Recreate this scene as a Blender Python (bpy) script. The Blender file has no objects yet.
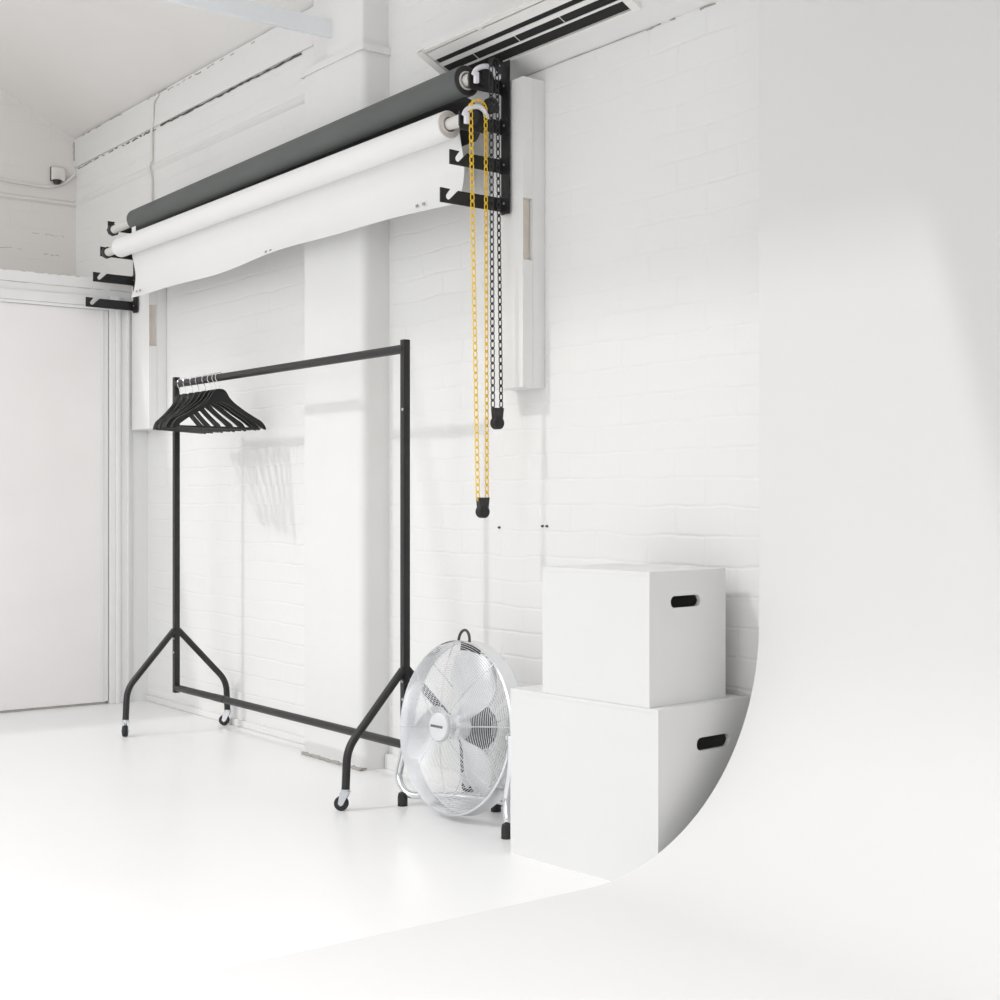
import bpy, bmesh, math, random
from mathutils import Vector, Matrix
random.seed(7)
S = bpy.context.scene
C = S.collection
PI = math.pi

# ---------------------------------------------------------------- camera
cam_data = bpy.data.cameras.new('camera')
cam = bpy.data.objects.new('camera', cam_data)
C.objects.link(cam)
T = math.atan(1070 / 1407)
cam.location = (6.66, -2.855, 1.0)
cam.rotation_euler = (PI / 2, 0, PI / 2 - T)
cam_data.sensor_width = 36
cam_data.lens = 36 * 1.407
cam_data.clip_start = 0.05
S.camera = cam

# ---------------------------------------------------------------- light and exposure
S.view_settings.view_transform = 'Standard'
S.view_settings.look = 'None'
S.view_settings.gamma = 1
S.view_settings.use_curve_mapping = False
S.view_settings.exposure = 0.03
world = bpy.data.worlds.new('daylight')
S.world = world
world.use_nodes = True
wb = world.node_tree.nodes['Background']
wb.inputs['Color'].default_value = (1.0, 1.0, 1.0, 1)
wb.inputs['Strength'].default_value = 1.0
_nt = world.node_tree
_tc = _nt.nodes.new('ShaderNodeTexCoord'); _sx = _nt.nodes.new('ShaderNodeSeparateXYZ')
_rp = _nt.nodes.new('ShaderNodeValToRGB')
_nt.links.new(_tc.outputs['Generated'], _sx.inputs[0]); _nt.links.new(_sx.outputs['Z'], _rp.inputs['Fac'])
_rp.color_ramp.elements[0].position = 0.0
_rp.color_ramp.elements[0].color = (0.42, 0.42, 0.42, 1)
_rp.color_ramp.elements[1].position = 0.8
_rp.color_ramp.elements[1].color = (1.76, 1.76, 1.77, 1)
_nt.links.new(_rp.outputs['Color'], wb.inputs['Color'])


def light(name, kind, loc, rot=None, direction=None, **kw):
    d = bpy.data.lights.new(name, kind)
    for k, v in kw.items():
        setattr(d, k, v)
    o = bpy.data.objects.new(name, d)
    o.location = loc
    if direction is not None:
        o.rotation_euler = Vector(direction).to_track_quat('-Z', 'Y').to_euler()
    elif rot:
        o.rotation_euler = rot
    C.objects.link(o)
    return o


light('rooflight_sun', 'SUN', (1.5, -5, 6), direction=(0.075, 0.28, -0.262), energy=0.72, angle=math.radians(2.6),
      color=(1.0, 0.99, 0.98))

# added unseen fill lamps: one brightens the door end, one the cove floor
light('door_fill_lamp', 'AREA', (3.6, -5.8, 1.9), direction=(-0.80, 0.62, -0.08), energy=38, shape='RECTANGLE', size=3.6, size_y=2.4,
      spread=math.radians(105))
light('cove_fill_lamp', 'AREA', (5.5, -3.2, 2.5), direction=(0, 0, -1), energy=34, shape='RECTANGLE', size=3, size_y=1.0, spread=2.2)

# ---------------------------------------------------------------- materials
def mat(name, color, rough=0.6, metal=0.0, noise=0.0, nscale=4.0, bump=0.0, bscale=30.0, spec=0.5, coat=0.0):
    m = bpy.data.materials.new(name)
    m.use_nodes = True
    nt = m.node_tree
    b = nt.nodes['Principled BSDF']
    b.inputs['Roughness'].default_value = rough
    b.inputs['Metallic'].default_value = metal
    b.inputs['Specular IOR Level'].default_value = spec
    b.inputs['Coat Weight'].default_value = coat
    tc = nt.nodes.new('ShaderNodeTexCoord')
    n = nt.nodes.new('ShaderNodeTexNoise')
    n.inputs['Scale'].default_value = nscale
    n.inputs['Detail'].default_value = 5
    nt.links.new(tc.outputs['Object'], n.inputs['Vector'])
    r = nt.nodes.new('ShaderNodeValToRGB')
    r.color_ramp.elements[0].position = 0.3
    r.color_ramp.elements[1].position = 0.7
    r.color_ramp.elements[0].color = tuple(c * (1 - noise) for c in color) + (1,)
    r.color_ramp.elements[1].color = tuple(min(1, c * (1 + noise * 0.4)) for c in color) + (1,)
    nt.links.new(n.outputs['Fac'], r.inputs['Fac'])
    nt.links.new(r.outputs['Color'], b.inputs['Base Color'])
    if bump:
        n2 = nt.nodes.new('ShaderNodeTexNoise')
        n2.inputs['Scale'].default_value = bscale
        n2.inputs['Detail'].default_value = 4
        nt.links.new(tc.outputs['Object'], n2.inputs['Vector'])
        bp = nt.nodes.new('ShaderNodeBump')
        bp.inputs['Strength'].default_value = 1
        bp.inputs['Distance'].default_value = bump
        nt.links.new(n2.outputs['Fac'], bp.inputs['Height'])
        nt.links.new(bp.outputs['Normal'], b.inputs['Normal'])
    return m


def brick_mat(name, color, axis='x', depth=0.0026, low=1.0):
    """White painted brickwork: mortar joints and uneven courses as relief."""
    m = bpy.data.materials.new(name)
    m.use_nodes = True
    nt = m.node_tree
    L = nt.links.new
    b = nt.nodes['Principled BSDF']
    b.inputs['Roughness'].default_value = 0.55
    tc = nt.nodes.new('ShaderNodeTexCoord')
    sp = nt.nodes.new('ShaderNodeSeparateXYZ')
    cb = nt.nodes.new('ShaderNodeCombineXYZ')
    L(tc.outputs['Object'], sp.inputs[0])
    L(sp.outputs['X' if axis == 'x' else 'Y'], cb.inputs['X'])
    L(sp.outputs['Z'], cb.inputs['Y'])
    wob = nt.nodes.new('ShaderNodeTexNoise')
    wob.inputs['Scale'].default_value = 5
    wob.inputs['Detail'].default_value = 3
    L(tc.outputs['Object'], wob.inputs['Vector'])
    sc = nt.nodes.new('ShaderNodeVectorMath'); sc.operation = 'SCALE'
    sc.inputs['Scale'].default_value = 0.03
    L(wob.outputs['Color'], sc.inputs[0])
    ad = nt.nodes.new('ShaderNodeVectorMath'); ad.operation = 'ADD'
    L(cb.outputs[0], ad.inputs[0]); L(sc.outputs[0], ad.inputs[1])
    br = nt.nodes.new('ShaderNodeTexBrick')
    br.inputs['Scale'].default_value = 1
    br.inputs['Mortar Size'].default_value = 0.007
    br.inputs['Mortar Smooth'].default_value = 1.0
    br.inputs['Brick Width'].default_value = 0.235
    br.inputs['Row Height'].default_value = 0.083
    br.inputs['Color1'].default_value = (1, 1, 1, 1)
    br.inputs['Color2'].default_value = (0.82, 0.82, 0.82, 1)
    br.inputs['Mortar'].default_value = (0.35, 0.35, 0.35, 1)
    L(ad.outputs[0], br.inputs['Vector'])
    # thick paint fills the joints unevenly
    fill = nt.nodes.new('ShaderNodeTexNoise')
    fill.inputs['Scale'].default_value = 2.2
    fill.inputs['Detail'].default_value = 4
    L(tc.outputs['Object'], fill.inputs['Vector'])
    fr = nt.nodes.new('ShaderNodeMapRange')
    fr.inputs['From Min'].default_value = 0.35
    fr.inputs['From Max'].default_value = 0.65
    fr.inputs['To Min'].default_value = 0.15
    fr.inputs['To Max'].default_value = 1.0
    L(fill.outputs['Fac'], fr.inputs['Value'])
    mul = nt.nodes.new('ShaderNodeMath'); mul.operation = 'MULTIPLY'
    bw = nt.nodes.new('ShaderNodeRGBToBW')
    L(br.outputs['Color'], bw.inputs[0])
    L(bw.outputs[0], mul.inputs[0]); L(fr.outputs[0], mul.inputs[1])
    fine = nt.nodes.new('ShaderNodeTexNoise')
    fine.inputs['Scale'].default_value = 45
    fine.inputs['Detail'].default_value = 3
    L(tc.outputs['Object'], fine.inputs['Vector'])
    m2 = nt.nodes.new('ShaderNodeMath'); m2.operation = 'MULTIPLY_ADD'
    m2.inputs[1].default_value = 0.12
    L(fine.outputs['Fac'], m2.inputs[0]); L(mul.outputs[0], m2.inputs[2])
    bp = nt.nodes.new('ShaderNodeBump')
    bp.inputs['Strength'].default_value = 1.0
    bp.inputs['Distance'].default_value = depth
    L(m2.outputs[0], bp.inputs['Height'])
    L(bp.outputs['Normal'], b.inputs['Normal'])
    n = nt.nodes.new('ShaderNodeTexNoise')
    n.inputs['Scale'].default_value = 1.3
    L(tc.outputs['Object'], n.inputs['Vector'])
    r = nt.nodes.new('ShaderNodeValToRGB')
    r.color_ramp.elements[0].color = tuple(c * 0.97 for c in color) + (1,)
    r.color_ramp.elements[1].color = tuple(color) + (1,)
    L(n.outputs['Fac'], r.inputs['Fac'])
    L(r.outputs['Color'], b.inputs['Base Color'])
    return m


M = {}
M['brick'] = brick_mat('painted_brick', (0.82, 0.82, 0.81))
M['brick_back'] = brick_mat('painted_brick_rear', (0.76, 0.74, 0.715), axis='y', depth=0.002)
M['plaster'] = mat('white_plaster', (0.785, 0.785, 0.775), 0.55, noise=0.02, nscale=2, bump=0.002, bscale=14)
M['ceiling'] = mat('ceiling_paint', (0.87, 0.852, 0.835), 0.7, noise=0.03, nscale=1.2, bump=0.001, bscale=8)
M['beam'] = mat('beam_paint', (0.86, 0.885, 0.91), 0.6, noise=0.02)
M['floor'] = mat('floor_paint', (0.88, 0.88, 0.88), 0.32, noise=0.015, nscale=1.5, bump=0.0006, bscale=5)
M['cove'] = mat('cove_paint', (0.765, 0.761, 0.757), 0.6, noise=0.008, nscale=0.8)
M['wood_white'] = mat('white_painted_wood', (0.82, 0.82, 0.81), 0.45, noise=0.03, nscale=6, bump=0.0008, bscale=20)
M['door'] = mat('door_paint', (0.89, 0.87, 0.865), 0.4, noise=0.03, nscale=2.5, bump=0.001, bscale=6)
M['bare'] = mat('bare_timber', (0.74, 0.68, 0.60), 0.7, noise=0.1, nscale=12)
M['crack'] = mat('dark_gap', (0.10, 0.09, 0.08), 0.9, noise=0.3, nscale=20)
M['seam'] = mat('grey_seam', (0.42, 0.40, 0.37), 0.9, noise=0.2, nscale=20)
M['black_steel'] = mat('black_steel', (0.010, 0.010, 0.011), 0.5, noise=0.15, nscale=40, bump=0.0002, bscale=300)
M['rack_black'] = mat('rack_black_paint', (0.014, 0.014, 0.014), 0.42, noise=0.12, nscale=30)
M['hanger'] = mat('black_hanger_wood', (0.005, 0.005, 0.005), 0.5, noise=0.2, nscale=30)
M['rubber'] = mat('black_rubber', (0.02, 0.02, 0.022), 0.7, noise=0.1, nscale=30)
M['chrome'] = mat('chrome', (0.80, 0.81, 0.83), 0.16, metal=1.0, noise=0.02)
M['wire'] = mat('chrome_wire', (0.86, 0.87, 0.89), 0.25, metal=1.0, noise=0.02)
M['blade'] = mat('polished_blade', (0.86, 0.87, 0.89), 0.34, metal=0.85, noise=0.02)
M['motor'] = mat('motor_plastic', (0.05, 0.047, 0.05), 0.5, noise=0.1, nscale=20)
M['badge'] = mat('badge_silver', (0.78, 0.79, 0.81), 0.35, metal=0.5, noise=0.02)
M['ink'] = mat('badge_print', (0.12, 0.12, 0.14), 0.6, noise=0.1)
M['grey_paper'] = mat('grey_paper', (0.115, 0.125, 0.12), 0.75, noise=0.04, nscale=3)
M['shaded_paper'] = mat('grey_paper_shaded', (0.045, 0.046, 0.046), 0.8, noise=0.04, nscale=3)  # same grey paper, with the tail's shade put into a darker colour
M['white_paper'] = mat('white_paper', (0.86, 0.86, 0.855), 0.65, noise=0.01, nscale=2)
M['paper_end'] = mat('paper_roll_end', (0.76, 0.71, 0.65), 0.8, noise=0.08, nscale=60)
M['tube'] = mat('cream_tube', (0.72, 0.70, 0.67), 0.5, noise=0.04)
M['white_plastic'] = mat('white_plastic', (0.82, 0.81, 0.86), 0.3, noise=0.01)
M['yellow'] = mat('yellow_plastic', (0.95, 0.62, 0.03), 0.38, noise=0.05, nscale=20)
M['black_plastic'] = mat('black_plastic', (0.018, 0.018, 0.02), 0.38, noise=0.1, nscale=30)
M['box_white'] = mat('box_paint', (0.745, 0.745, 0.745), 0.5, noise=0.015, nscale=3, bump=0.0003, bscale=40)
M['ac_white'] = mat('grille_enamel', (0.82, 0.81, 0.79), 0.35, noise=0.01)
M['ac_dark'] = mat('grille_duct', (0.012, 0.012, 0.012), 0.8, noise=0.2, nscale=10)
M['screw'] = mat('screw_steel', (0.55, 0.56, 0.58), 0.3, metal=1.0, noise=0.05)
M['zinc'] = mat('zinc_plate', (0.62, 0.64, 0.67), 0.3, metal=1.0, noise=0.05)
M['cable'] = mat('painted_cable', (0.76, 0.74, 0.71), 0.6, noise=0.03)

# ---------------------------------------------------------------- mesh helpers
def V(*a):
    return Vector(a)


def add_box(bm, lo, hi, rot=None, bevel=0.0):
    x0, y0, z0 = lo; x1, y1, z1 = hi
    vs = [bm.verts.new(p) for p in ((x0, y0, z0), (x1, y0, z0), (x1, y1, z0), (x0, y1, z0),
                                    (x0, y0, z1), (x1, y0, z1), (x1, y1, z1), (x0, y1, z1))]
    fs = [bm.faces.new([vs[i] for i in f]) for f in ((0, 3, 2, 1), (4, 5, 6, 7), (0, 1, 5, 4), (1, 2, 6, 5), (2, 3, 7, 6), (3, 0, 4, 7))]
    if bevel:
        es = list({e for f in fs for e in f.edges})
        r = bmesh.ops.bevel(bm, geom=es, offset=bevel, segments=2, affect='EDGES', profile=0.6)
        vs = list({v for f in r['faces'] for v in f.verts} | {v for v in vs if v.is_valid})
    if rot:
        for v in vs:
            v.co = rot @ v.co
    return vs


def frame_at(d, prev=None):
    d = d.normalized()
    up = prev if prev is not None else (V(0, 0, 1) if abs(d.z) < 0.9 else V(1, 0, 0))
    a = (up - d * up.dot(d))
    if a.length < 1e-6:
        a = V(1, 0, 0) - d * d.x
    a.normalize()
    return a, d.cross(a)


def add_tube(bm, pts, r, seg=12, closed=False, square=False, rs=None):
    pts = [Vector(p) for p in pts]
    n = len(pts)
    rings = []
    a = None
    for i, p in enumerate(pts):
        if closed:
            d = pts[(i + 1) % n] - pts[i - 1]
        else:
            d = pts[min(i + 1, n - 1)] - pts[max(i - 1, 0)]
        a, b = frame_at(d, a)
        rr = rs[i] if rs else r
        ring = []
        for k in range(seg):
            t = 2 * PI * k / seg + (PI / 4 if square else 0)
            ring.append(bm.verts.new(p + a * math.cos(t) * rr + b * math.sin(t) * rr))
        rings.append(ring)
    m = n if closed else n - 1
    for i in range(m):
        A = rings[i]; B = rings[(i + 1) % n]
        for k in range(seg):
            bm.faces.new((A[k], A[(k + 1) % seg], B[(k + 1) % seg], B[k]))
    if not closed:
        bm.faces.new(rings[0][::-1]); bm.faces.new(rings[-1])
    return rings


def bend(pts, r=0.03, n=5):
    """round the corners of a polyline"""
    pts = [Vector(p) for p in pts]
    out = [pts[0]]
    for i in range(1, len(pts) - 1):
        p = pts[i]
        a = (pts[i - 1] - p); b = (pts[i + 1] - p)
        q = min(r, a.length * 0.45, b.length * 0.45)
        A = p + a.normalized() * q; B = p + b.normalized() * q
        for k in range(n + 1):
            t = k / n
            out.append(A * (1 - t) ** 2 + p * 2 * t * (1 - t) + B * t * t)
    out.append(pts[-1])
    return out


def add_prism(bm, poly, fn, t0, t1, holes=()):
    """extrude a 2-D polygon; fn(u, v, t) gives the 3-D point"""
    def loop(pl, t):
        return [bm.verts.new(fn(u, v, t)) for u, v in pl]
    loops0 = [loop(p, t0) for p in (poly,) + tuple(holes)]
    loops1 = [loop(p, t1) for p in (poly,) + tuple(holes)]
    for A, B in zip(loops0, loops1):
        n = len(A)
        for k in range(n):
            bm.faces.new((A[k], A[(k + 1) % n], B[(k + 1) % n], B[k]))
    for L in (loops0, loops1):
        if not holes:
            bm.faces.new(L[0])
        else:
            es = []
            for A in L:
                n = len(A)
                for k in range(n):
                    es.append(bm.edges.get((A[k], A[(k + 1) % n])))
            bmesh.ops.triangle_fill(bm, edges=es, use_beauty=True)


def add_lathe(bm, prof, M4, seg=48, caps=True):
    """prof: list of (radius, height) spun round local Z, placed by M4"""
    rings = []
    for r, z in prof:
        rings.append([bm.verts.new(M4 @ V(r * math.cos(2 * PI * k / seg), r * math.sin(2 * PI * k / seg), z)) for k in range(seg)])
    for A, B in zip(rings, rings[1:]):
        for k in range(seg):
            bm.faces.new((A[k], A[(k + 1) % seg], B[(k + 1) % seg], B[k]))
    if caps:
        bm.faces.new(rings[0][::-1]); bm.faces.new(rings[-1])


def axis_m(loc, d):
    return Matrix.Translation(Vector(loc)) @ Vector(d).to_track_quat('Z', 'Y').to_matrix().to_4x4()


def obj(name, bm, m, parent=None, smooth=True, angle=35, label=None):
    bmesh.ops.remove_doubles(bm, verts=bm.verts, dist=1e-6)
    bmesh.ops.recalc_face_normals(bm, faces=bm.faces)
    me = bpy.data.meshes.new(name)
    bm.to_mesh(me); bm.free()
    me.materials.append(M[m])
    if smooth:
        me.polygons.foreach_set('use_smooth', [True] * len(me.polygons))
        me.set_sharp_from_angle(angle=math.radians(angle))
    o = bpy.data.objects.new(name, me)
    C.objects.link(o)
    if parent:
        o.parent = parent
    if label:
        o['label'] = label
    return o


def thing(name, label, cat, loc=(0, 0, 0), rz=0, group=None):
    o = bpy.data.objects.new(name, None)
    o.empty_display_size = 0.05
    C.objects.link(o)
    o.location = loc
    o.rotation_euler = (0, 0, rz)
    o['label'] = label
    o['category'] = cat
    if group:
        o['group'] = group
    return o


def tag(o, label, cat, group=None):
    o['label'] = label
    o['category'] = cat
    if group:
        o['group'] = group
    return o


def struct(name, bm, m, **k):
    o = obj(name, bm, m, **k)
    o['kind'] = 'structure'
    return o


def B():
    return bmesh.new()

# ---------------------------------------------------------------- the room
SL = math.tan(math.radians(26.8))      # roof slope
UB = -0.983                             # rear wall behind the door lobby

bm = B(); add_box(bm, (UB - 0.3, -7, -0.1), (4.12, 0.3, 0)); struct('floor', bm, 'floor')

bm = B(); add_box(bm, (UB, 0, 0), (8.0, 0.3, 3.0)); wall_right = struct('wall_right', bm, 'brick')

bm = B()
add_prism(bm, [(0.3, -0.0), (0.3, 3.0), (0, 3.0), (-3.3, 3.0 + 3.3 * SL), (-3.3, 0)], lambda u, v, t: V(t, u, v), UB - 0.3, UB)
wall_back = struct('wall_back', bm, 'brick_back')

bm = B()
add_prism(bm, [(0.3, 3.0), (0.0, 3.0), (-3.3, 3.0 + 3.3 * SL), (-3.3, 3.2 + 3.3 * SL), (0.3, 3.2)], lambda u, v, t: V(t, u, v), UB - 0.3, 8.0)
struct('ceiling', bm, 'ceiling')

# partition with the door
bm = B()
add_box(bm, (-0.12, -0.20, 0), (0, 0, 2.083))
add_box(bm, (-0.12, -1.75, 1.99), (0, -0.20, 2.083))
add_box(bm, (-0.12, -3.3, 0), (0, -1.75, 2.083))
struct('wall_left', bm, 'plaster')
bm = B()
add_box(bm, (UB, -3.3, 1.99), (-0.12, 0, 2.075))
struct('wall_lobby', bm, 'ceiling')
# mouldings of the door frame
bm = B()
add_box(bm, (0, -0.202, 0), (0.012, -0.172, 2.0), bevel=0.003)
add_box(bm, (0, -0.172, 0), (0.022, -0.150, 2.0), bevel=0.004)
add_box(bm, (0, -0.150, 0), (0.010, -0.088, 1.975), bevel=0.004)
add_box(bm, (0, -0.118, 0), (0.020, -0.104, 1.965), bevel=0.004)
add_box(bm, (0, -1.75, 1.945), (0.014, -0.203, 1.992), bevel=0.003)
add_box(bm, (0, -1.72, 1.93), (0.006, -0.203, 1.944))
struct('trim_1', bm, 'wood_white')
dr = bpy.data.objects.new('door_1', None); C.objects.link(dr); dr['kind'] = 'structure'; dr.location = (0, -0.21, 0)
bm = B(); add_box(bm, (-0.045, -1.53, 0.012), (-0.004, 0.006, 1.9295), bevel=0.001); obj('door_leaf', bm, 'door', dr)
bm = B(); add_box(bm, (-0.02, -1.53, 0.0005), (-0.008, -0.006, 0.014)); obj('door_gap', bm, 'seam', dr)
bm = B(); add_box(bm, (-0.003, -0.028, 0.012), (0.004, -0.022, 1.928)); obj('door_seam', bm, 'wood_white', dr)

# wall plate seam, ledge and ragged gaps near the roof on the long wall
def ragged(bm, x0, x1, z, w, y=-0.002, n=60, skip=0.0, jit=0.004, seed=1, ax='x', c=0.0):
    rnd = random.Random(seed)
    prev = None
    for i in range(n):
        t0 = x0 + (x1 - x0) * i / n; t1 = x0 + (x1 - x0) * (i + 1) / n
        if prev is None:
            prev = (z + rnd.uniform(-jit, jit), w * rnd.uniform(0.3, 1))
        nxt = (z + rnd.uniform(-jit, jit), w * rnd.uniform(0.25, 1.1))
        if rnd.random() >= skip:
            pl = [(t0, prev[0] - prev[1] / 2), (t1, nxt[0] - nxt[1] / 2), (t1, nxt[0] + nxt[1] / 2), (t0, prev[0] + prev[1] / 2)]
            if ax == 'x':
                add_prism(bm, pl, lambda u, v, t: V(u, t, v), y, 0.0005)
            elif ax == 'y':
                add_prism(bm, pl, lambda u, v, t: V(c + t, u, v), 0.0015, -0.0005)
            else:
                add_prism(bm, pl, lambda u, v, t: V(c + v, t, u), y, 0.0005)
        prev = nxt


bm = B()
add_box(bm, (UB, -0.012, 2.842), (1.76, 0, 2.998), bevel=0.003)
struct('trim_2', bm, 'plaster')
bm = B()
ragged(bm, -0.95, -0.3, 2.834, 0.005, skip=0.45, n=22, seed=3)
ragged(bm, -0.3, 0.10, 2.834, 0.007, skip=0.15, n=16, seed=4)
ragged(bm, 0.16, 1.56, 2.836, 0.0075, skip=0.0, n=44, seed=5, y=-0.005, jit=0.0025)
obj('crack', bm, 'crack', wall_right)
bm = B()
ragged(bm, -0.9, 0.3, 2.993, 0.005, skip=0.35, n=30, seed=6, y=-0.0135)
ragged(bm, 0.2, 1.2, 2.985, 0.006, skip=0.45, n=30, seed=8, y=-0.0135)
obj('seam', bm, 'seam', wall_right)
bm = B()
add_prism(bm, [(0, 2.628), (-0.009, 2.638), (-0.012, 2.652), (0, 2.668)], lambda u, v, t: V(t, u, v), UB + 0.018, 1.76)
struct('trim_3', bm, 'brick')
bm = B()
add_prism(bm, [(0, 2.622), (0.02, 2.632), (0.02, 2.642), (0, 2.655)], lambda u, v, t: V(UB + u, t, v), -3.2, 0.0)
struct('trim_4', bm, 'brick_back')
bm = B()
ragged(bm, 2.842, 2.995, 0.0, 0.006, ax='z', c=UB + 0.006, n=12, skip=0.15, seed=9, jit=0.002, y=-0.014)
ragged(bm, 2.30, 2.44, -0.16, 0.004, ax='z', c=UB, n=3, skip=1.0)
obj('corner_crack', bm, 'crack', wall_right)
bm = B()
ragged(bm, -0.18, -0.08, 2.345, 0.005, ax='y', c=UB, n=8, skip=0.3, seed=11)
ragged(bm, -0.26, -0.05, 2.455, 0.004, ax='y', c=UB, n=12, skip=0.5, seed=12)
ragged(bm, -0.7, -0.3, 2.36, 0.003, ax='y', c=UB, n=16, skip=0.3, seed=13)
obj('mortar_crack', bm, 'seam', wall_back)
bm = B()
ragged(bm, -1.7, 0.0, 2.03, 0.003, ax='y', c=0.0, n=60, skip=0.1, seed=14, jit=0.0015)
ragged(bm, -0.9, -0.02, 2.082, 0.002, ax='y', c=0.0, n=40, skip=0.5, seed=15, jit=0.002)
pc = obj('plank_seam', bm, 'seam', bpy.data.objects['wall_left'])

# pilaster on the long wall with a rounded arris and a ledge
def pil(bm, x0, x1, d, z0, z1, r=0.035):
    pl = [(x0, 0), (x0, -d)]
    for k in range(7):
        t = PI / 2 * k / 6
        pl.append((x1 - r + r * math.sin(t), -d + r - r * math.cos(t)))
    pl.append((x1, 0))
    add_prism(bm, pl, lambda u, v, t: V(u, v, t), z0, z1)


bm = B()
pil(bm, 1.795, 2.222, 0.12, 0.0, 2.66)
struct('pilaster', bm, 'plaster')
bm = B()
pil(bm, 1.772, 2.235, 0.128, 2.66, 2.685, 0.012)
pil(bm, 1.96, 2.215, 0.115, 2.685, 3.06, 0.012)
pil(bm, 1.76, 1.97, 0.06, 2.685, 3.06, 0.012)
struct('trim_5', bm, 'plaster')
bm = B()
add_box(bm, (1.978, -3.2, 2.765), (2.0, -0.10, 2.832), bevel=0.002)
struct('ceiling_beam', bm, 'beam')

# baseboard fragments
bm = B(); add_box(bm, (2.225, -0.022, 0), (3.45, 0, 0.055), bevel=0.003); struct('baseboard_right', bm, 'wood_white')
bm = B(); add_box(bm, (0.0, -0.016, 0), (1.77, 0.0, 0.03), bevel=0.006); struct('baseboard_left', bm, 'plaster')
bm = B()
ragged(bm, 1.78, 2.22, 0.006, 0.014, y=-0.127, n=24, seed=21, jit=0.002)
obj('base_gap', bm, 'seam', bpy.data.objects['pilaster'])

# boxed-in slope over the long wall holding the air conditioning grille
Z0 = 2.39
bm = B()
add_prism(bm, [(0, Z0), (-0.224, Z0 + 0.224 * SL), (-0.212, Z0 + 0.224 * SL + 0.024), (0, Z0 + 0.20)], lambda u, v, t: V(t, u, v), 2.752, 8.0)
bulk = struct('ceiling_slope', bm, 'plaster')
bm = B()
ragged(bm, 2.9, 3.62, Z0 - 0.003, 0.0025, n=20, seed=31, jit=0.0005)
ragged(bm, 3.62, 3.9, Z0 - 0.004, 0.006, n=14, seed=32, jit=0.002, skip=0.2)
obj('seam', bm, 'seam', bulk)

# added unseen slab over the cove, shades the top of its wall
bm = B(); add_box(bm, (4.35, -2.3, 2.72), (8.0, -0.23, 2.80)); struct('shade_slab', bm, 'ceiling')

# infinity cove
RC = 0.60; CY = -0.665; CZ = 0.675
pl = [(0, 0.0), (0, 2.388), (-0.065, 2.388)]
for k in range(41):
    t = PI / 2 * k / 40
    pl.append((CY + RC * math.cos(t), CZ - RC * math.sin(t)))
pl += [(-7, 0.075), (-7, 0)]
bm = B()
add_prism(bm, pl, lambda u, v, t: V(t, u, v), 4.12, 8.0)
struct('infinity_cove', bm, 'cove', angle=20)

# ---------------------------------------------------------------- wall bits
def conduit(pts, r, label, cat='cable', m='cable', name='cable'):
    bm = B(); add_tube(bm, bend(pts, 0.03), r, 8)
    return tag(obj(name, bm, m), label, cat)


conduit([(0.17, -0.02, 2.985), (0.11, -0.02, 2.965), (0.10, -0.018, 2.86), (0.075, -0.014, 2.84), (0.07, -0.012, 2.68), (0.07, -0.03, 2.64), (0.07, -0.012, 2.6), (0.07, -0.012, 2.36)],
        0.007, 'thin white painted cable running down the upper wall behind the grey roll')
conduit([(UB + 0.012, -1.2, 2.80), (UB + 0.012, -0.62, 2.745), (UB + 0.012, -0.35, 2.715), (UB + 0.012, -0.16, 2.712), (UB + 0.012, -0.07, 2.745), (UB + 0.02, -0.015, 2.80)],
        0.007, 'white cable sagging across the rear wall behind the small square box')
t = thing('junction_box', 'small square white box with dark shadow gap on the upper rear wall', 'junction box', (UB, -0.107, 2.785))
bm = B(); add_box(bm, (0.001, -0.036, -0.03), (0.03, 0.036, 0.04), bevel=0.004); obj('cover', bm, 'cable', t)
bm = B(); add_box(bm, (0.0005, -0.039, -0.033), (0.010, 0.039, 0.043)); obj('shadow_gap', bm, 'crack', t)  # dark rim box standing in for the shadow round the cover
bm = B(); add_lathe(bm, [(0.002, -0.022), (0.018, -0.016), (0.025, 0.0), (0.025, 0.004)], Matrix.Translation(V(0.024, -0.008, -0.033)), 20); obj('dome', bm, 'black_plastic', t)

# little screws left in the wall
for k, (x, z, lab) in enumerate(((3.135, 0.916, 'left screw of the pair left in the brickwork above the white boxes'),
                                 (3.158, 0.916, 'right screw of the pair left in the brickwork above the white boxes'),
                                 (2.905, 0.908, 'single screw left in the brickwork below the black chain'))):
    bm = B(); add_lathe(bm, [(0.0038, -0.001), (0.0038, 0.006), (0.002, 0.008)], axis_m((x, 0, z), (0, -1, 0)), 8)
    tag(obj('wall_screw', bm, 'crack'), lab, 'screw')

# ---------------------------------------------------------------- air conditioning grille
t = thing('ceiling_grille', 'long white air conditioning grille with black slots in the sloping ceiling edge', 'air conditioner', (2.745, 0, Z0))
def gp(x, s, h):
    """point on the slope: s along the slope from the wall, h out of it"""
    a = math.radians(26.8)
    return V(x, -s * math.cos(a) - h * math.sin(a), s * math.sin(a) - h * math.cos(a))


def gbar(bm, x0, x1, s0, s1, h0, h1):
    add_prism(bm, [(s0, h0), (s1, h0), (s1, h1), (s0, h1)], lambda u, v, q: gp(q, u, v), x0, x1)


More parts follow.
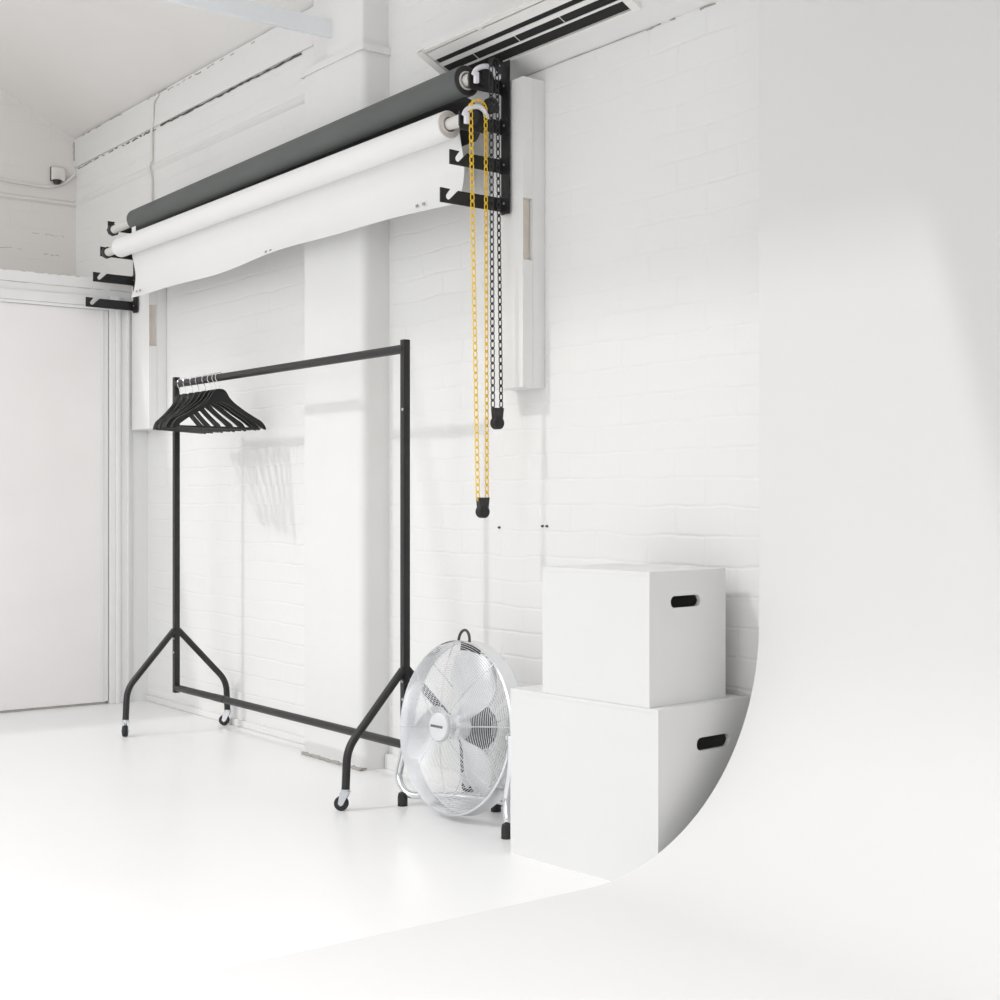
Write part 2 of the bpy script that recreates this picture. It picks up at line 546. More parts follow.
S0, S1 = 0.082, 0.248
XE = 0.915
bm = B()
gbar(bm, 0, 0.034, S0, S1, 0.0, 0.014)
gbar(bm, XE - 0.012, XE + 0.02, S0, S1, 0.0, 0.014)
gbar(bm, 0, XE, S1 - 0.010, S1, 0.0, 0.010)
gbar(bm, 0, XE, S0, S0 + 0.006, 0.0, 0.012)
obj('frame', bm, 'ac_white', t)
bm = B(); gbar(bm, 0.034, XE, 0.196, S1 - 0.016, 0.0, 0.008); obj('front_panel', bm, 'ac_white', t)
bm = B(); gbar(bm, 0.03, XE, S1 - 0.018, S1 - 0.008, 0.0, 0.004); obj('panel_gap', bm, 'seam', t)
bm = B(); gbar(bm, 0.03, XE - 0.01, S0 + 0.004, 0.198, 0.0005, 0.002); obj('duct', bm, 'ac_dark', t)
for s, w in ((0.168, 0.016), (0.128, 0.007)):
    bm = B(); gbar(bm, 0.03, XE - 0.01, s - w / 2, s + w / 2, 0.003, 0.006); obj('slat', bm, 'ac_white', t)
for x in (0.2, 0.42, 0.64):
    bm = B(); gbar(bm, x, x + 0.0025, 0.13, 0.162, 0.002, 0.003); obj('rib', bm, 'ac_white', t)
bm = B(); gbar(bm, 0.33, 0.35, S1 - 0.02, S1 - 0.004, 0.0, 0.012); obj('clip', bm, 'ac_white', t)

# ---------------------------------------------------------------- mounting boxes on the wall
def mount(x0, x1, z0, z1, lab, slot):
    t = thing('mounting_box', lab, 'mounting box', (x0, 0, 0), group='white wooden boxes carrying the brackets')
    w = x1 - x0
    bm = B(); add_box(bm, (0, -0.092, z0), (w - 0.018, -0.001, z1), bevel=0.002); obj('front_board', bm, 'wood_white', t)
    bm = B()
    # side board with a slot cut through
    s0, s1 = slot
    add_prism(bm, [(-0.092, z0), (-0.052, z0), (-0.052, z1), (-0.092, z1)], lambda u, v, q: V(q, u, v), w - 0.018, w,
              holes=([(-0.0905, s0), (-0.0535, s0), (-0.0535, s1), (-0.0905, s1)],))
    obj('side_board', bm, 'wood_white', t, smooth=False)
    bm = B(); add_box(bm, (w - 0.0185, -0.090, s0), (w - 0.014, -0.056, s1)); obj('slot_back', bm, 'bare', t, label='bare timber inside the slot')
    bm = B(); add_box(bm, (w - 0.018, -0.0505, z0), (w - 0.001, -0.001, z1), bevel=0.001); obj('wall_batten', bm, 'wood_white', t)
    return t


mount(2.992, 3.147, 1.36, 2.347, 'tall white wooden box behind the right bracket beside the chains', (1.765, 1.962))
mount(0.014, 0.229, 1.345, 2.32, 'tall white wooden box behind the left bracket above the hangers', (1.745, 1.945))

# ---------------------------------------------------------------- brackets
ARMS = ((-0.342, 1.932), (-0.306, 2.056), (-0.270, 2.182), (-0.232, 2.310))


def bracket(xa, px1, lab, z_lo=1.918):
    t = thing('hook_bracket', lab, 'bracket', (xa, -0.105, z_lo), group='black four-arm backdrop brackets')
    bm = B()
    add_box(bm, (0.0, 0.0, 0.0), (px1 - xa, 0.005, 2.41 - z_lo), bevel=0.001)
    obj('back_plate', bm, 'black_steel', t)
    for tip, z in ARMS:
        z0 = z - z_lo; L_ = tip + 0.105; h = 0.046
        # side view: u = y, v = z ; slanted notch near the tip
        pl = [(0.0, z0 - 0.002), (L_, z0), (L_, z0 + h), (L_ + 0.037, z0 + h - 0.001)]
        cx, cz, r = L_ + 0.030, z0 + 0.020, 0.0095
        for k in range(9):
            a = math.radians(145 + 170 * k / 8)
            pl.append((cx + r * math.cos(a), cz + r * math.sin(a)))
        pl += [(L_ + 0.068, z0 + h - 0.003), (0.0, z0 + h - 0.004)]
        bm = B()
        add_prism(bm, pl, lambda u, v, q: V(q, u, v), -0.005, 0.0)
        # flange screwed to the plate
        add_box(bm, (0.0, -0.004, z0 - 0.006), (px1 - xa - 0.002, 0.0, z0 + h))
        ob = obj('hook_arm', bm, 'black_steel', t, smooth=False)
        bm = B(); add_lathe(bm, [(0.004, 0), (0.004, 0.003), (0.002, 0.004)], axis_m((0.022, -0.004, z0 + 0.02), (0, -1, 0)), 10)
        obj('bolt', bm, 'screw', ob)
    return t


bracket(3.049, 3.091, 'black steel bracket with hook arms on the right mounting box, beside the chains')
bracket(0.064, 0.113, 'black steel bracket with hook arms on the left mounting box, above the hangers')

# ---------------------------------------------------------------- paper rolls
def roll(name, y, z, x0, x1, r, lab, m_paper, m_end, drop, core_m='tube'):
    t = thing(name, lab, 'paper roll', ((x0 + x1) / 2, y, z))
    t.rotation_euler = (0, -drop / (x1 - x0), 0)
    h = (x1 - x0) / 2
    bm = B()
    ri = 0.030
    add_lathe(bm, [(ri, -h), (r - 0.002, -h), (r, -h + 0.002), (r, h - 0.002), (r - 0.002, h), (ri, h)], axis_m((0, 0, 0), (1, 0, 0)), 48, caps=False)
    obj('rolled_paper', bm, m_paper, t)
    for s in (-1, 1):
        bm = B(); add_lathe(bm, [(ri, s * (h + 0.0005)), (r - 0.003, s * (h + 0.0005))], axis_m((0, 0, 0), (1, 0, 0)), 48, caps=False)
        obj('roll_end', bm, m_end, t)
    bm = B()
    add_lathe(bm, [(0.024, -h - 0.004), (ri, -h - 0.004), (ri, h + 0.004), (0.024, h + 0.004)], axis_m((0, 0, 0), (1, 0, 0)), 32, caps=False)
    add_lathe(bm, [(0.0195, -h - (x0 - 0.102)), (0.0195, -h + 0.05)], axis_m((0, 0, 0), (1, 0, 0)), 24)
    add_lathe(bm, [(0.0195, h - 0.05), (0.0195, h + 3.041 - x1)], axis_m((0, 0, 0), (1, 0, 0)), 24)
    obj('core_tube', bm, core_m, t)
    e = -h - x0
    bm = B(); add_lathe(bm, [(0.020, e + 0.070), (0.029, e + 0.076), (0.029, e + 0.094), (0.020, e + 0.100)], axis_m((0, 0, 0), (1, 0, 0)), 8)
    obj('end_cap', bm, 'black_plastic', t, label='black end cap')
    return t


def sheet(bm, prof, x0, x1, n=60, th=0.0012, wave=None):
    """paper sheet: prof = list of (y, z); wave(x, k) returns an offset (dy, dz)"""
    m = len(prof)
    g0, g1 = [], []
    for i in range(n + 1):
        x = x0 + (x1 - x0) * i / n
        A, Bq = [], []
        for k, (y, z) in enumerate(prof):
            y2, z2 = prof[min(k + 1, m - 1)]; y1, z1 = prof[max(k - 1, 0)]
            d = V(0, y2 - y1, z2 - z1).normalized()
            nrm = V(0, -d.z, d.y)
            dy, dz = wave(x, k / (m - 1)) if wave else (0, 0)
            p = V(x, y + dy, z + dz)
            A.append(bm.verts.new(p)); Bq.append(bm.verts.new(p + nrm * th))
        g0.append(A); g1.append(Bq)
    for i in range(n):
        for k in range(m - 1):
            bm.faces.new((g0[i][k], g0[i + 1][k], g0[i + 1][k + 1], g0[i][k + 1]))
            bm.faces.new((g1[i][k], g1[i][k + 1], g1[i + 1][k + 1], g1[i + 1][k]))
        bm.faces.new((g0[i][0], g1[i][0], g1[i + 1][0], g0[i + 1][0]))
        bm.faces.new((g0[i][-1], g0[i + 1][-1], g1[i + 1][-1], g1[i][-1]))
    for i in (0, n):
        for k in range(m - 1):
            bm.faces.new((g0[i][k], g0[i][k + 1], g1[i][k + 1], g1[i][k]))


def spline(pts, n=8):
    out = []
    P = [pts[0]] + list(pts) + [pts[-1]]
    for i in range(1, len(P) - 2):
        for k in range(n):
            t = k / n
            q = []
            for a in (0, 1):
                p0, p1, p2, p3 = P[i - 1][a], P[i][a], P[i + 1][a], P[i + 2][a]
                q.append(0.5 * (2 * p1 + (p2 - p0) * t + (2 * p0 - 5 * p1 + 4 * p2 - p3) * t * t + (3 * p1 - p0 - 3 * p2 + p3) * t ** 3))
            out.append(tuple(q))
    out.append(pts[-1])
    return out


GY, GZ = -0.215, 2.327
WY, WZ = -0.245, 2.203
g = roll('paper_roll', GY, GZ, 0.37, 3.012, 0.050, 'long dark grey backdrop paper roll on the top arms of the brackets', 'grey_paper', 'shaded_paper', 0.028)
gx = g.location.x
bm = B()
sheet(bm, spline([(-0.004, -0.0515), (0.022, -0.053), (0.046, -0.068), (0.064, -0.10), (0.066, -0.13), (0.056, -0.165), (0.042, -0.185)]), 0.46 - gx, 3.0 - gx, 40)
obj('hanging_tail', bm, 'shaded_paper', g)
bm = B(); add_box(bm, (0.385 - gx, -0.030, -0.075), (0.43 - gx, -0.028, -0.030)); obj('paper_tab', bm, 'white_paper', g, label='white paper tab under the grey roll')
w = roll('paper_roll', WY, WZ, 0.25, 2.958, 0.045, 'long white backdrop paper roll with a loose sheet hanging down below the grey roll', 'white_paper', 'paper_end', 0.010)
wx = w.location.x


def wv(x, k):
    a = 0.006 * math.sin(x * 2.3 + 0.5) + 0.004 * math.sin(x * 5.1)
    return (-a * k * k, (0.008 * math.sin(x * 2.9 + 0.4) + 0.004 * math.sin(x * 7 + 1)) * k * k)


bm = B()
sheet(bm, spline([(0.0, 0.0455), (0.030, 0.034), (0.0455, 0.0), (0.056, -0.05), (0.064, -0.09), (0.068, -0.13), (0.063, -0.175), (0.052, -0.212), (0.041, -0.234)]),
      0.262 - wx, 2.945 - wx, 70, wave=wv)
obj('hanging_sheet', bm, 'white_paper', w)
for x in (0.33, 0.37, 1.62, 1.66, 2.70, 2.74):
    bm = B(); add_box(bm, (x - wx, 0.042, -0.218), (x + 0.012 - wx, 0.046, -0.209)); obj('tape_mark', bm, 'seam', w)

# ---------------------------------------------------------------- chain drives (hook, wheel) and chains
def drive(y, z, lab, cy, cz):
    """white curved plastic guard plus black hub in the end of a roll"""
    t = thing('chain_drive', lab, 'chain drive', (3.055, y, z), group='chain drives on the right bracket')
    bm = B()
    pts = spline([(-0.026, -0.010), (-0.016, 0.006), (0.008, 0.020), (0.034, 0.025), (0.054, 0.017), (0.066, 0.001), (0.080, -0.002)], 5)
    rs = [0.0065 + 0.002 * math.sin(PI * i / (len(pts) - 1)) for i in range(len(pts))]
    add_tube(bm, [V(0.024, a, b) for a, b in pts], 0.006, 8, rs=rs)
    obj('guard', bm, 'white_plastic', t)
    bm = B(); add_box(bm, (0.016, -0.020, -0.036), (0.030, -0.006, 0.0), bevel=0.003); obj('hook_lip', bm, 'white_plastic', t)
    bm = B(); add_lathe(bm, [(0.020, 0), (0.034, 0.002), (0.034, 0.014), (0.018, 0.016)], axis_m((-0.001, 0.026, 0.0), (1, 0, 0)), 24)
    add_lathe(bm, [(0.015, 0), (0.015, 0.02)], axis_m((-0.002, 0.026, 0.0), (1, 0, 0)), 16)
    obj('chain_wheel', bm, 'black_plastic', t)
    bm = B(); add_lathe(bm, [(0.022, 0), (0.027, 0.004), (0.027, 0.02), (0.016, 0.024)], axis_m((0.008, cy, cz), (1, 0, 0)), 8)
    add_box(bm, (-0.004, -0.022, -0.048), (0.000, 0.075, 0.006))
    kn = obj('knob', bm, 'black_plastic', t)
    bm = B(); add_lathe(bm, [(0.004, 0), (0.003, 0.004)], axis_m((0.032, cy, cz), (1, 0, 0)), 10); obj('knob_screw', bm, 'screw', kn)
    return t


drive(-0.212, 2.352, 'white and black chain drive at the end of the dark grey roll', 0.070, 0.032)
drive(-0.250, 2.218, 'white and black chain drive with yellow chain below the grey roll end', 0.086, 0.038)


def link_loop(bm, c, along, side, L_, W, wr, seg=6, n=12):
    """oval chain link centred on c"""
    pts = []
    for k in range(n):
        a = 2 * PI * (k + 0.5) / n
        cu, su = math.cos(a), math.sin(a)
        q = (abs(cu) ** 5 + abs(su) ** 5) ** (-1 / 5)
        pts.append(c + side * (cu * q * W / 2) + along * (su * q * L_ / 2))
    add_tube(bm, pts, wr, seg, closed=True)


def chain_strand(a, b, side, pitch=0.0235, W=0.0106, wr=0.0018):
    bm = B()
    a = Vector(a); b = Vector(b)
    d = (b - a); n = int(d.length / pitch); d.normalize()
    side = Vector(side); side = (side - d * side.dot(d)).normalized()
    nrm = d.cross(side)
    for i in range(n + 1):
        c = a + d * (i * pitch)
        link_loop(bm, c, d, side, pitch * 0.96, W, wr, 5, 16)
        link_loop(bm, c + d * pitch / 2, d, nrm, pitch * 0.36, W * 0.5, wr, 5, 8)
    return bm


def chain(x, top, bot, m, lab, wz):
    (yl0, yr0, zt), (yl1, yr1, zb) = top, bot
    t = thing('pull_chain', lab, 'chain', (x, (yl1 + yr1) / 2, wz))
    o = t.location
    vdir = V(0.8, 0.6, 0)
    side = V(0.35, 0.94, 0)
    for y0, y1, sd in ((yl0, yl1, V(0.45, 0.9, 0)), (yr0, yr1, V(0.1, 0.99, 0))):
        bm = chain_strand(V(x, y0, zt) - o, V(x, y1, zb) - o, sd)
        obj('chain_strand', bm, m, t)
    # links over the wheel
    bm = B()
    cy = (yl0 + yr0) / 2; R = abs(yr0 - yl0) / 2
    for k in range(1, 6):
        a = PI * k / 6
        c = V(x, cy + R * math.cos(a), zt + R * 0.9 * math.sin(a)) - o
        link_loop(bm, c, V(0, -math.sin(a), math.cos(a)), V(1, 0, 0), 0.02, 0.0125, 0.0019, 5, 10)
    obj('chain_top', bm, m, t)
    # weight: tapered strap with round pulley
    h = zb - wz
    wl = yl1 - o.y - 0.001; wr_ = yr1 - o.y + 0.003
    bm = B()
    add_prism(bm, [(wl, h), (wl * 0.75, 0.0), (wr_ * 0.75, 0.0), (wr_, h)], lambda u, v, q: V(q, u, v), -0.009, 0.011)
    wt = obj('chain_weight', bm, 'black_plastic', t, label='black weight')
    bm = B(); add_lathe(bm, [(0.0165, -0.012), (0.020, -0.010), (0.020, 0.012), (0.0165, 0.014)], axis_m((0, 0, -0.004), (1, 0, 0)), 28)
    obj('pulley', bm, 'rubber', wt)
    return t


chain(3.082, (-0.250, -0.191, 2.235), (-0.222, -0.186, 1.008), 'yellow', 'bright yellow plastic pull chain with black weight, the longer of the two chains', 0.967)
chain(3.100, (-0.184, -0.160, 2.385), (-0.176, -0.143, 1.292), 'black_plastic', 'black plastic pull chain with black weight, the shorter of the two chains', 1.248)

# ---------------------------------------------------------------- clothes rail
RY = -0.28
XL_, XR_ = 0.955, 2.754
t = rack = thing('clothes_rack', 'black steel rolling clothes rail standing beside the white brick wall', 'clothes rack', ((XL_ + XR_) / 2, RY, 0))
hw = (XR_ - XL_) / 2
PW = 0.0122
for s in (-1, 1):
    bm = B(); add_box(bm, (s * hw - PW, -PW, 0.165), (s * hw + PW, PW, 1.532), bevel=0.002); p = obj('post', bm, 'rack_black', t)
    for z in (1.30, 0.40, 0.34):
        bm = B(); add_lathe(bm, [(0.005, 0), (0.005, 0.002), (0.002, 0.004)], axis_m((s * hw + 0.004, -PW, z), (0, -1, 0)), 10); obj('screw', bm, 'screw', p)
bm = B(); add_tube(bm, [V(-hw, 0, 1.502), V(hw, 0, 1.502)], 0.0155, 16); obj('hanging_rail', bm, 'rack_black', t)
bm = B(); add_tube(bm, [V(-hw, 0, 0.187), V(hw, 0, 0.187)], 0.0145, 16); lr = obj('lower_rail', bm, 'rack_black', t)
bm = B(); add_lathe(bm, [(0.0155, -0.05), (0.0155, 0.05)], axis_m((-hw + 0.42, 0, 0.187), (1, 0, 0)), 16); obj('joint_sleeve', bm, 'rack_black', lr)
for s in (-1, 1):
    for f in (-1, 1):
        fy = 0.229 if f < 0 else 0.243
        bm = B()
        add_tube(bm, bend([V(s * hw, f * 0.010, 0.436), V(s * hw, f * (fy - 0.006), 0.198), V(s * hw, f * fy, 0.068)], 0.045, 6), 0.0135, 14)
        lg = obj('leg', bm, 'rack_black', t)
        ang = {(-1, -1): -0.55, (-1, 1): -2.25, (1, -1): -2.35, (1, 1): 0.7}[(s, f)]
        dx, dy = math.cos(ang), math.sin(ang)
        cx, cy_ = s * hw, f * fy
        ax = V(-dy, dx, 0)
        off = V(dx, dy, 0) * 0.014
        bm = B()
        add_lathe(bm, [(0.006, 0.045), (0.006, 0.068), (0.015, 0.070), (0.015, 0.060)], Matrix.Translation(V(cx, cy_, 0.0)), 14, caps=False)
        for q in (-1, 1):
            base = V(cx, cy_, 0) + ax * q * 0.0135
            d2 = V(dx, dy, 0)
            pl = [(-0.014, 0.060), (0.016, 0.060), (0.022, 0.024), (0.014, 0.016), (0.006, 0.020)]
            add_prism(bm, pl, lambda u, v, w_: base + d2 * u + ax * w_ + V(0, 0, v), -0.0012, 0.0012)
        add_box(bm, (-0.0145, -0.0145, 0.058), (0.0145, 0.0145, 0.062), rot=Matrix.Translation(V(cx, cy_, 0)) @ Matrix.Rotation(ang, 4, 'Z'))
        add_tube(bm, [V(cx, cy_, 0.0235) + off - ax * 0.017, V(cx, cy_, 0.0235) + off + ax * 0.017], 0.004, 8)
        co = obj('caster', bm, 'zinc', t, smooth=False, label='zinc caster fork')
        bm = B()
        add_lathe(bm, [(0.012, -0.011), (0.0205, -0.0105), (0.0235, -0.006), (0.0235, 0.006), (0.0205, 0.0105), (0.012, 0.011)], axis_m(V(cx, cy_, 0.0235) + off, ax), 24)
        obj('wheel', bm, 'rubber', co)

# ---------------------------------------------------------------- hangers
def make_hanger():
    t = thing('clothes_hanger', '', 'hanger')
    bm = B()
    # silhouette, hanger plane = local YZ, rail centre at the origin
    outer = spline([(0.0, -0.050), (0.016, -0.052), (0.030, -0.062), (0.045, -0.084), (0.070, -0.106), (0.120, -0.137), (0.170, -0.163), (0.200, -0.178), (0.218, -0.198), (0.222, -0.212)], 4)
    inner = spline([(0.214, -0.210), (0.196, -0.202), (0.150, -0.173), (0.100, -0.146), (0.060, -0.124), (0.030, -0.110), (0.0, -0.102)], 4)
    pl = outer + inner + [(-u, v) for u, v in inner[-2::-1]] + [(-u, v) for u, v in outer[:0:-1]]
    add_prism(bm, pl, lambda u, v, q: V(q + 0.05 * u * u, u, v), -0.006, 0.006)
    body = obj('shoulder_piece', bm, 'hanger', t, angle=50)
    bm = B(); add_box(bm, (-0.005, -0.196, -0.212), (0.007, 0.196, -0.204), bevel=0.002); obj('trouser_bar', bm, 'hanger', t)
    bm = B()
    pts = []
    for k in range(15):
        a = math.radians(-40 + 235 * k / 14)
        pts.append(V(0, -0.020 * math.cos(a), -0.003 + 0.020 * math.sin(a)))
    pts = [V(0, 0, -0.062), V(0, 0, -0.036), V(0, -0.006, -0.024)] + pts[0:]
    add_tube(bm, pts, 0.0016, 6)
    obj('hook', bm, 'wire', t, label='thin chrome hook')
    return t


def copy_thing(root):
    r = root.copy(); C.objects.link(r)
    for ch in root.children:
        c = ch.copy(); C.objects.link(c); c.parent = r
    return r


hx = (0.992, 1.050, 1.120, 1.180, 1.245, 1.300, 1.342, 1.376)
hz = (0.60, 0.57, 0.50, 0.34, 0.20, 0.04, 0.10, -0.02)
hl = ('against the far post', 'second from the far post', 'third from the far post', 'fourth from the far post',
      'fifth from the far post', 'third from the open end', 'second from the open end', 'nearest the open end, fully in view')
h0 = make_hanger()
for i, (x, a) in enumerate(zip(hx, hz)):
    o = h0 if i == 0 else copy_thing(h0)
    o.location = (x, RY, 1.5055)
    o.rotation_euler = (0.0, 0, a)
    o['label'] = 'black wooden hanger on the clothes rail, ' + hl[i]
    o.scale = (1, 0.93, 1)
    o['group'] = 'black hangers on the clothes rail'

# ---------------------------------------------------------------- floor fan
FX, FYF, FZ = 3.068, -0.310, 0.290
tilt = math.radians(7)
t = fan = thing('floor_fan', 'round chrome floor fan with wire grille standing between clothes rail and white boxes', 'fan', (FX, -0.25, 0), 0)
yaw = math.radians(4)
fd = V(math.sin(yaw) * math.cos(tilt), -math.cos(yaw) * math.cos(tilt), math.sin(tilt))          # facing direction
fx = V(math.cos(yaw), math.sin(yaw), 0)
fu = fd.cross(fx)
fc = V(0, FYF + 0.25, FZ)


def fp(u, v, h):
    """u across, v up, h forward of the front rim"""
    return fc + fx * u + fu * v + fd * h


def fring(bm, r, h, wr, n=72, seg=6):
    add_tube(bm, [fp(r * math.cos(2 * PI * k / n), r * math.sin(2 * PI * k / n), h) for k in range(n)], wr, seg, closed=True)


RF = 0.266
# shell of the drum (open front and back)
bm = B()
arc = []
prof = [(RF, 0.0), (RF + 0.005, -0.004), (RF + 0.003, -0.02), (RF + 0.003, -0.050), (RF + 0.007, -0.058), (RF + 0.002, -0.062), (RF - 0.001, -0.052), (RF - 0.001, -0.02)]
seg = 96
rings = [[bm.verts.new(fp(r * math.cos(2 * PI * k / seg), r * math.sin(2 * PI * k / seg), h)) for k in range(seg)] for r, h in prof]
for i in range(len(rings)):
    A = rings[i]; Bq = rings[(i + 1) % len(rings)]
    for k in range(seg):
        bm.faces.new((A[k], A[(k + 1) % seg], Bq[(k + 1) % seg], Bq[k]))
obj('drum', bm, 'chrome', t)


def gh(r):            # dome of the front grille
    q = min(1, r / RF)
    return 0.052 * (1 - q ** 2.4)


def grille(name, sign, base, nring, rmin, wr):
    bm = B()
    for i in range(nring):
        r = rmin + (RF - 0.004 - rmin) * i / (nring - 1)
        fring(bm, r, base + sign * gh(r), wr, 72, 5)
    obj(name, bm, 'wire', t)


grille('front_grille', 1, 0.002, 34, 0.055, 0.0010)
grille('rear_grille', -0.9, -0.058, 18, 0.06, 0.0010)
bm = B()
for k in range(8):
    a = 2 * PI * k / 8 + 0.12
    add_tube(bm, [fp(r * math.cos(a), r * math.sin(a), gh(r) - 0.0005) for r in [0.05 + (RF - 0.05) * j / 12 for j in range(13)]], 0.0018, 6)
obj('grille_ribs', bm, 'wire', t)
bm = B()
for k in range(6):
    a = 2 * PI * k / 6 + 0.3
    add_tube(bm, [fp(r * math.cos(a), r * math.sin(a), -0.058 - 0.9 * gh(r)) for r in [0.05 + (RF - 0.05) * j / 12 for j in range(13)]], 0.002, 6)
obj('rear_ribs', bm, 'wire', t)
# hub badge
bm = B()
seg = 40
prof = [(0.0, 0.064), (0.03, 0.0635), (0.043, 0.060), (0.047, 0.054), (0.047, 0.046)]
rings = []
for r, h in prof[1:]:
    rings.append([bm.verts.new(fp(r * math.cos(2 * PI * k / seg), r * math.sin(2 * PI * k / seg), h)) for k in range(seg)])
bm.faces.new(rings[0]); bm.faces.new(rings[-1])
for A, Bq in zip(rings, rings[1:]):
    for k in range(seg):
        bm.faces.new((A[k], A[(k + 1) % seg], Bq[(k + 1) % seg], Bq[k]))
hb = obj('hub_badge', bm, 'badge', t)
bm = B()
for i in range(7):
    u0 = -0.030 + i * 0.0085
    vs = [bm.verts.new(fp(u0 + a, b, h)) for h in (0.0632, 0.0645) for a, b in ((0, -0.003), (0.006, -0.003), (0.0072, 0.0045), (0.0012, 0.0045))]
    for f in ((0, 1, 2, 3), (4, 5, 6, 7), (0, 1, 5, 4), (1, 2, 6, 5), (2, 3, 7, 6), (3, 0, 4, 7)):
        bm.faces.new([vs[j] for j in f])
obj('badge_print', bm, 'ink', hb)
# blades
for b_ in range(3):
    bm = B()
    a0 = math.radians(62 + 120 * b_)
    nr, na = 10, 12
    g0, g1 = [], []
    for i in range(nr):
        q = i / (nr - 1)
        r = 0.035 + q * (RF - 0.035 - 0.022)
        w_ = math.radians(26 + 36 * math.sin(PI * min(1, q * 0.86 + 0.08)))
        tw = 0.018 + 0.02 * q
        A, Bq = [], []
        for k in range(na):
            s = k / (na - 1) - 0.5
            edge = 1 - 0.06 * (2 * s) ** 4 * q
            a = a0 + s * w_ + 0.25 * q
            h = -0.026 + s * 2 * tw * 0.8 + 0.010 * (1 - (2 * s) ** 2)
            A.append(bm.verts.new(fp(r * edge * math.cos(a), r * edge * math.sin(a), h)))
            Bq.append(bm.verts.new(fp(r * edge * math.cos(a), r * edge * math.sin(a), h - 0.0015)))
        g0.append(A); g1.append(Bq)
    for i in range(nr - 1):
        for k in range(na - 1):
            bm.faces.new((g0[i][k], g0[i + 1][k], g0[i + 1][k + 1], g0[i][k + 1]))
            bm.faces.new((g1[i][k], g1[i][k + 1], g1[i + 1][k + 1], g1[i + 1][k]))
        for k in (0, na - 1):
            bm.faces.new((g0[i][k], g0[i + 1][k], g1[i + 1][k], g1[i][k]))
    for i in (0, nr - 1):
        for k in range(na - 1):
            bm.faces.new((g0[i][k], g0[i][k + 1], g1[i][k + 1], g1[i][k]))
    obj('fan_blade', bm, 'blade', t)
bm = B()
def flathe(bm, prof, seg=32, cu=0.0, cv=0.0):
    rings = [[bm.verts.new(fp(cu + r * math.cos(2 * PI * k / seg), cv + r * math.sin(2 * PI * k / seg), h)) for k in range(seg)] for r, h in prof]
    bm.faces.new(rings[0]); bm.faces.new(rings[-1])
    for A, Bq in zip(rings, rings[1:]):
        for k in range(seg):
            bm.faces.new((A[k], A[(k + 1) % seg], Bq[(k + 1) % seg], Bq[k]))
flathe(bm, [(0.030, 0.01), (0.038, 0.0), (0.038, -0.045)])
obj('blade_hub', bm, 'blade', t)
bm = B()
flathe(bm, [(0.040, -0.062), (0.062, -0.064), (0.068, -0.074), (0.067, -0.125), (0.055, -0.142), (0.03, -0.146)])
flathe(bm, [(0.012, -0.05), (0.012, -0.1)], 12)
obj('motor', bm, 'motor', t, label='black motor housing')
# control box and handle on top
bm = B()
vs = [bm.verts.new(fp(u, v, h)) for v in (RF - 0.062, RF - 0.004) for u, h in ((-0.045, -0.07), (0.02, -0.07), (0.02, -0.04), (-0.045, -0.04))]
for f in ((0, 1, 2, 3), (4, 5, 6, 7), (0, 1, 5, 4), (1, 2, 6, 5), (2, 3, 7, 6), (3, 0, 4, 7)):
    bm.faces.new([vs[j] for j in f])
obj('switch_box', bm, 'motor', t, smooth=False, label='dark switch box')
bm = B()
add_tube(bm, [fp(-0.046 + 0.027 * (1 - math.cos(PI * k / 12)) * 1.0, RF + 0.002 + 0.036 * math.sin(PI * k / 12), -0.03) for k in range(13)], 0.0045, 8)
obj('handle', bm, 'motor', t, label='black carrying handle')
# tubular stand
yo = 0.25


def L3(x, y, z):
    return V(x - FX, y + yo, z)


tr = 0.0125
pl = [L3(2.787, -0.295, 0.300), L3(2.780, -0.295, 0.20), L3(2.766, -0.318, 0.080), L3(2.812, -0.312, 0.035), L3(2.93, -0.175, 0.034), L3(3.02, -0.13, 0.034)]
pr_ = [L3(3.350, -0.295, 0.300), L3(3.350, -0.295, 0.20), L3(3.330, -0.300, 0.10), L3(3.362, -0.318, 0.037), L3(3.26, -0.165, 0.034), L3(3.16, -0.13, 0.034)]
bm = B(); add_tube(bm, bend(pl + pr_[::-1], 0.06, 8), tr, 12); obj('stand', bm, 'chrome', t)
for x, y in ((2.803, -0.322), (3.362, -0.322), (3.055, -0.130), (3.13, -0.130)):
    bm = B(); add_lathe(bm, [(0.0165, 0.0), (0.0165, 0.030), (0.0135, 0.042)], Matrix.Translation(L3(x, y, 0.0)), 16); obj('foot', bm, 'rubber', t, label='black rubber foot')
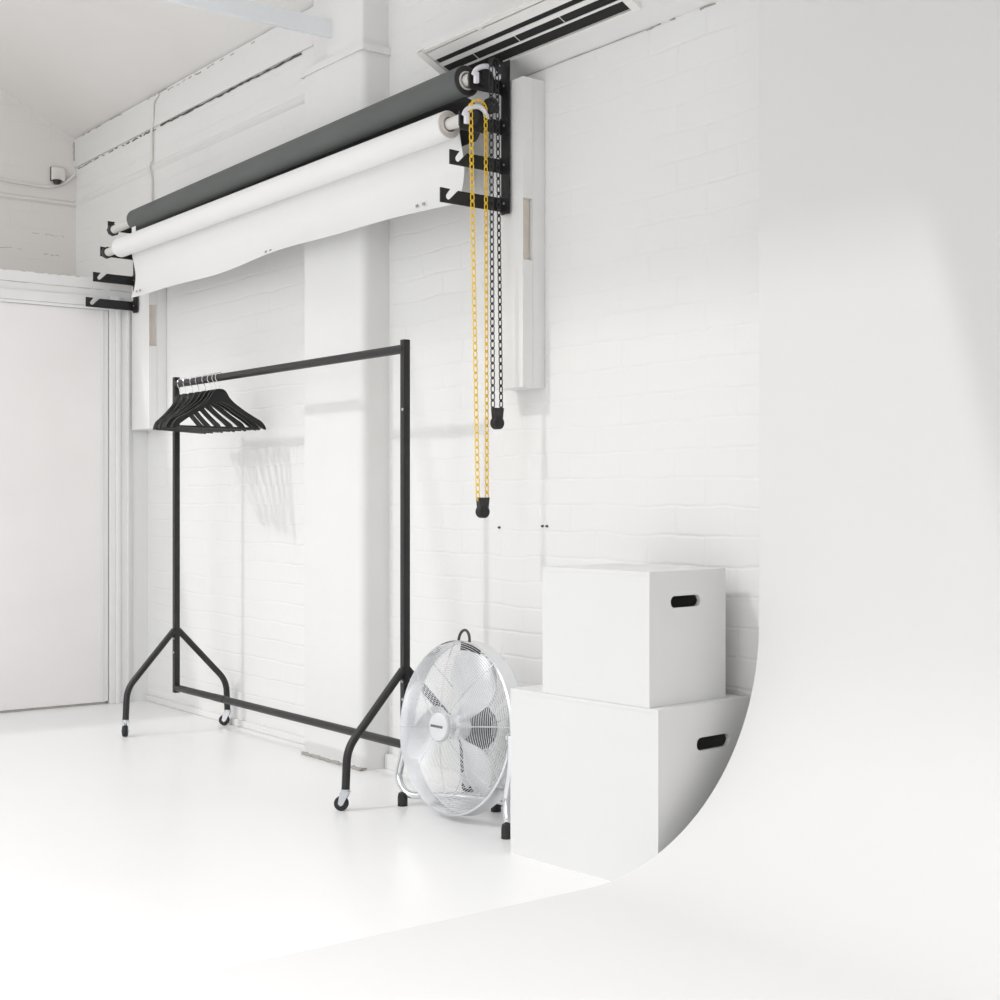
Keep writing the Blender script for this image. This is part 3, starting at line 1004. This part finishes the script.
for s in (-1, 1):
    bm = B(); add_lathe(bm, [(0.012, 0), (0.012, 0.008), (0.006, 0.01)], axis_m(V(s * 0.268, -0.045, 0.292), (s, 0, 0)), 16)
    obj('pivot_knob', bm, 'chrome', t)

# ---------------------------------------------------------------- white boxes
def white_box(name, corner, ang, wdt, dep, z0, z1, lab, hole):
    t = thing(name, lab, 'box', (corner[0], corner[1], z0), ang)
    h = z1 - z0; p = 0.012
    # local: origin = front left corner, x along front, y to the wall
    bm = B(); add_box(bm, (0, 0, 0), (wdt - p, p, h - p)); obj('front_panel', bm, 'box_white', t)
    bm = B(); add_box(bm, (0, dep - p, 0), (wdt - p, dep, h - p)); obj('back_panel', bm, 'box_white', t)
    bm = B(); add_box(bm, (0, p, 0), (p, dep - p, h - p)); obj('end_panel', bm, 'box_white', t)
    bm = B(); add_box(bm, (0, 0, h - p), (wdt - p, dep, h), bevel=0.0008); obj('top_panel', bm, 'box_white', t)
    bm = B(); add_box(bm, (p, p, 0), (wdt - p, dep - p, p)); obj('base_panel', bm, 'box_white', t)
    y0, y1, hz, r = hole
    hl_ = []
    for k in range(13):
        a = PI / 2 + PI * k / 12
        hl_.append((y0 + r + r * math.cos(a), hz + r * math.sin(a)))
    for k in range(13):
        a = -PI / 2 + PI * k / 12
        hl_.append((y1 - r + r * math.cos(a), hz + r * math.sin(a)))
    bm = B()
    add_prism(bm, [(0, 0), (dep, 0), (dep, h), (0, h)], lambda u, v, q: V(q, u, v), wdt - p, wdt, holes=(hl_,))
    obj('side_panel', bm, 'box_white', t, smooth=False, label='white side panel with an oval hand hole')
    return t


a1 = math.radians(4.6)
white_box('storage_box', (3.507, -0.42), a1, 0.557, 0.366, 0.0, 0.467, 'larger white wooden box with hand hole standing on the floor beside the fan', (0.150, 0.284, 0.361, 0.0175))
a2 = math.radians(4.6)
white_box('storage_box', (3.634, -0.406), a2, 0.396, 0.305, 0.4675, 0.816, 'smaller white wooden box with hand hole stacked on the larger box', (0.082, 0.200, 0.267, 0.0155))
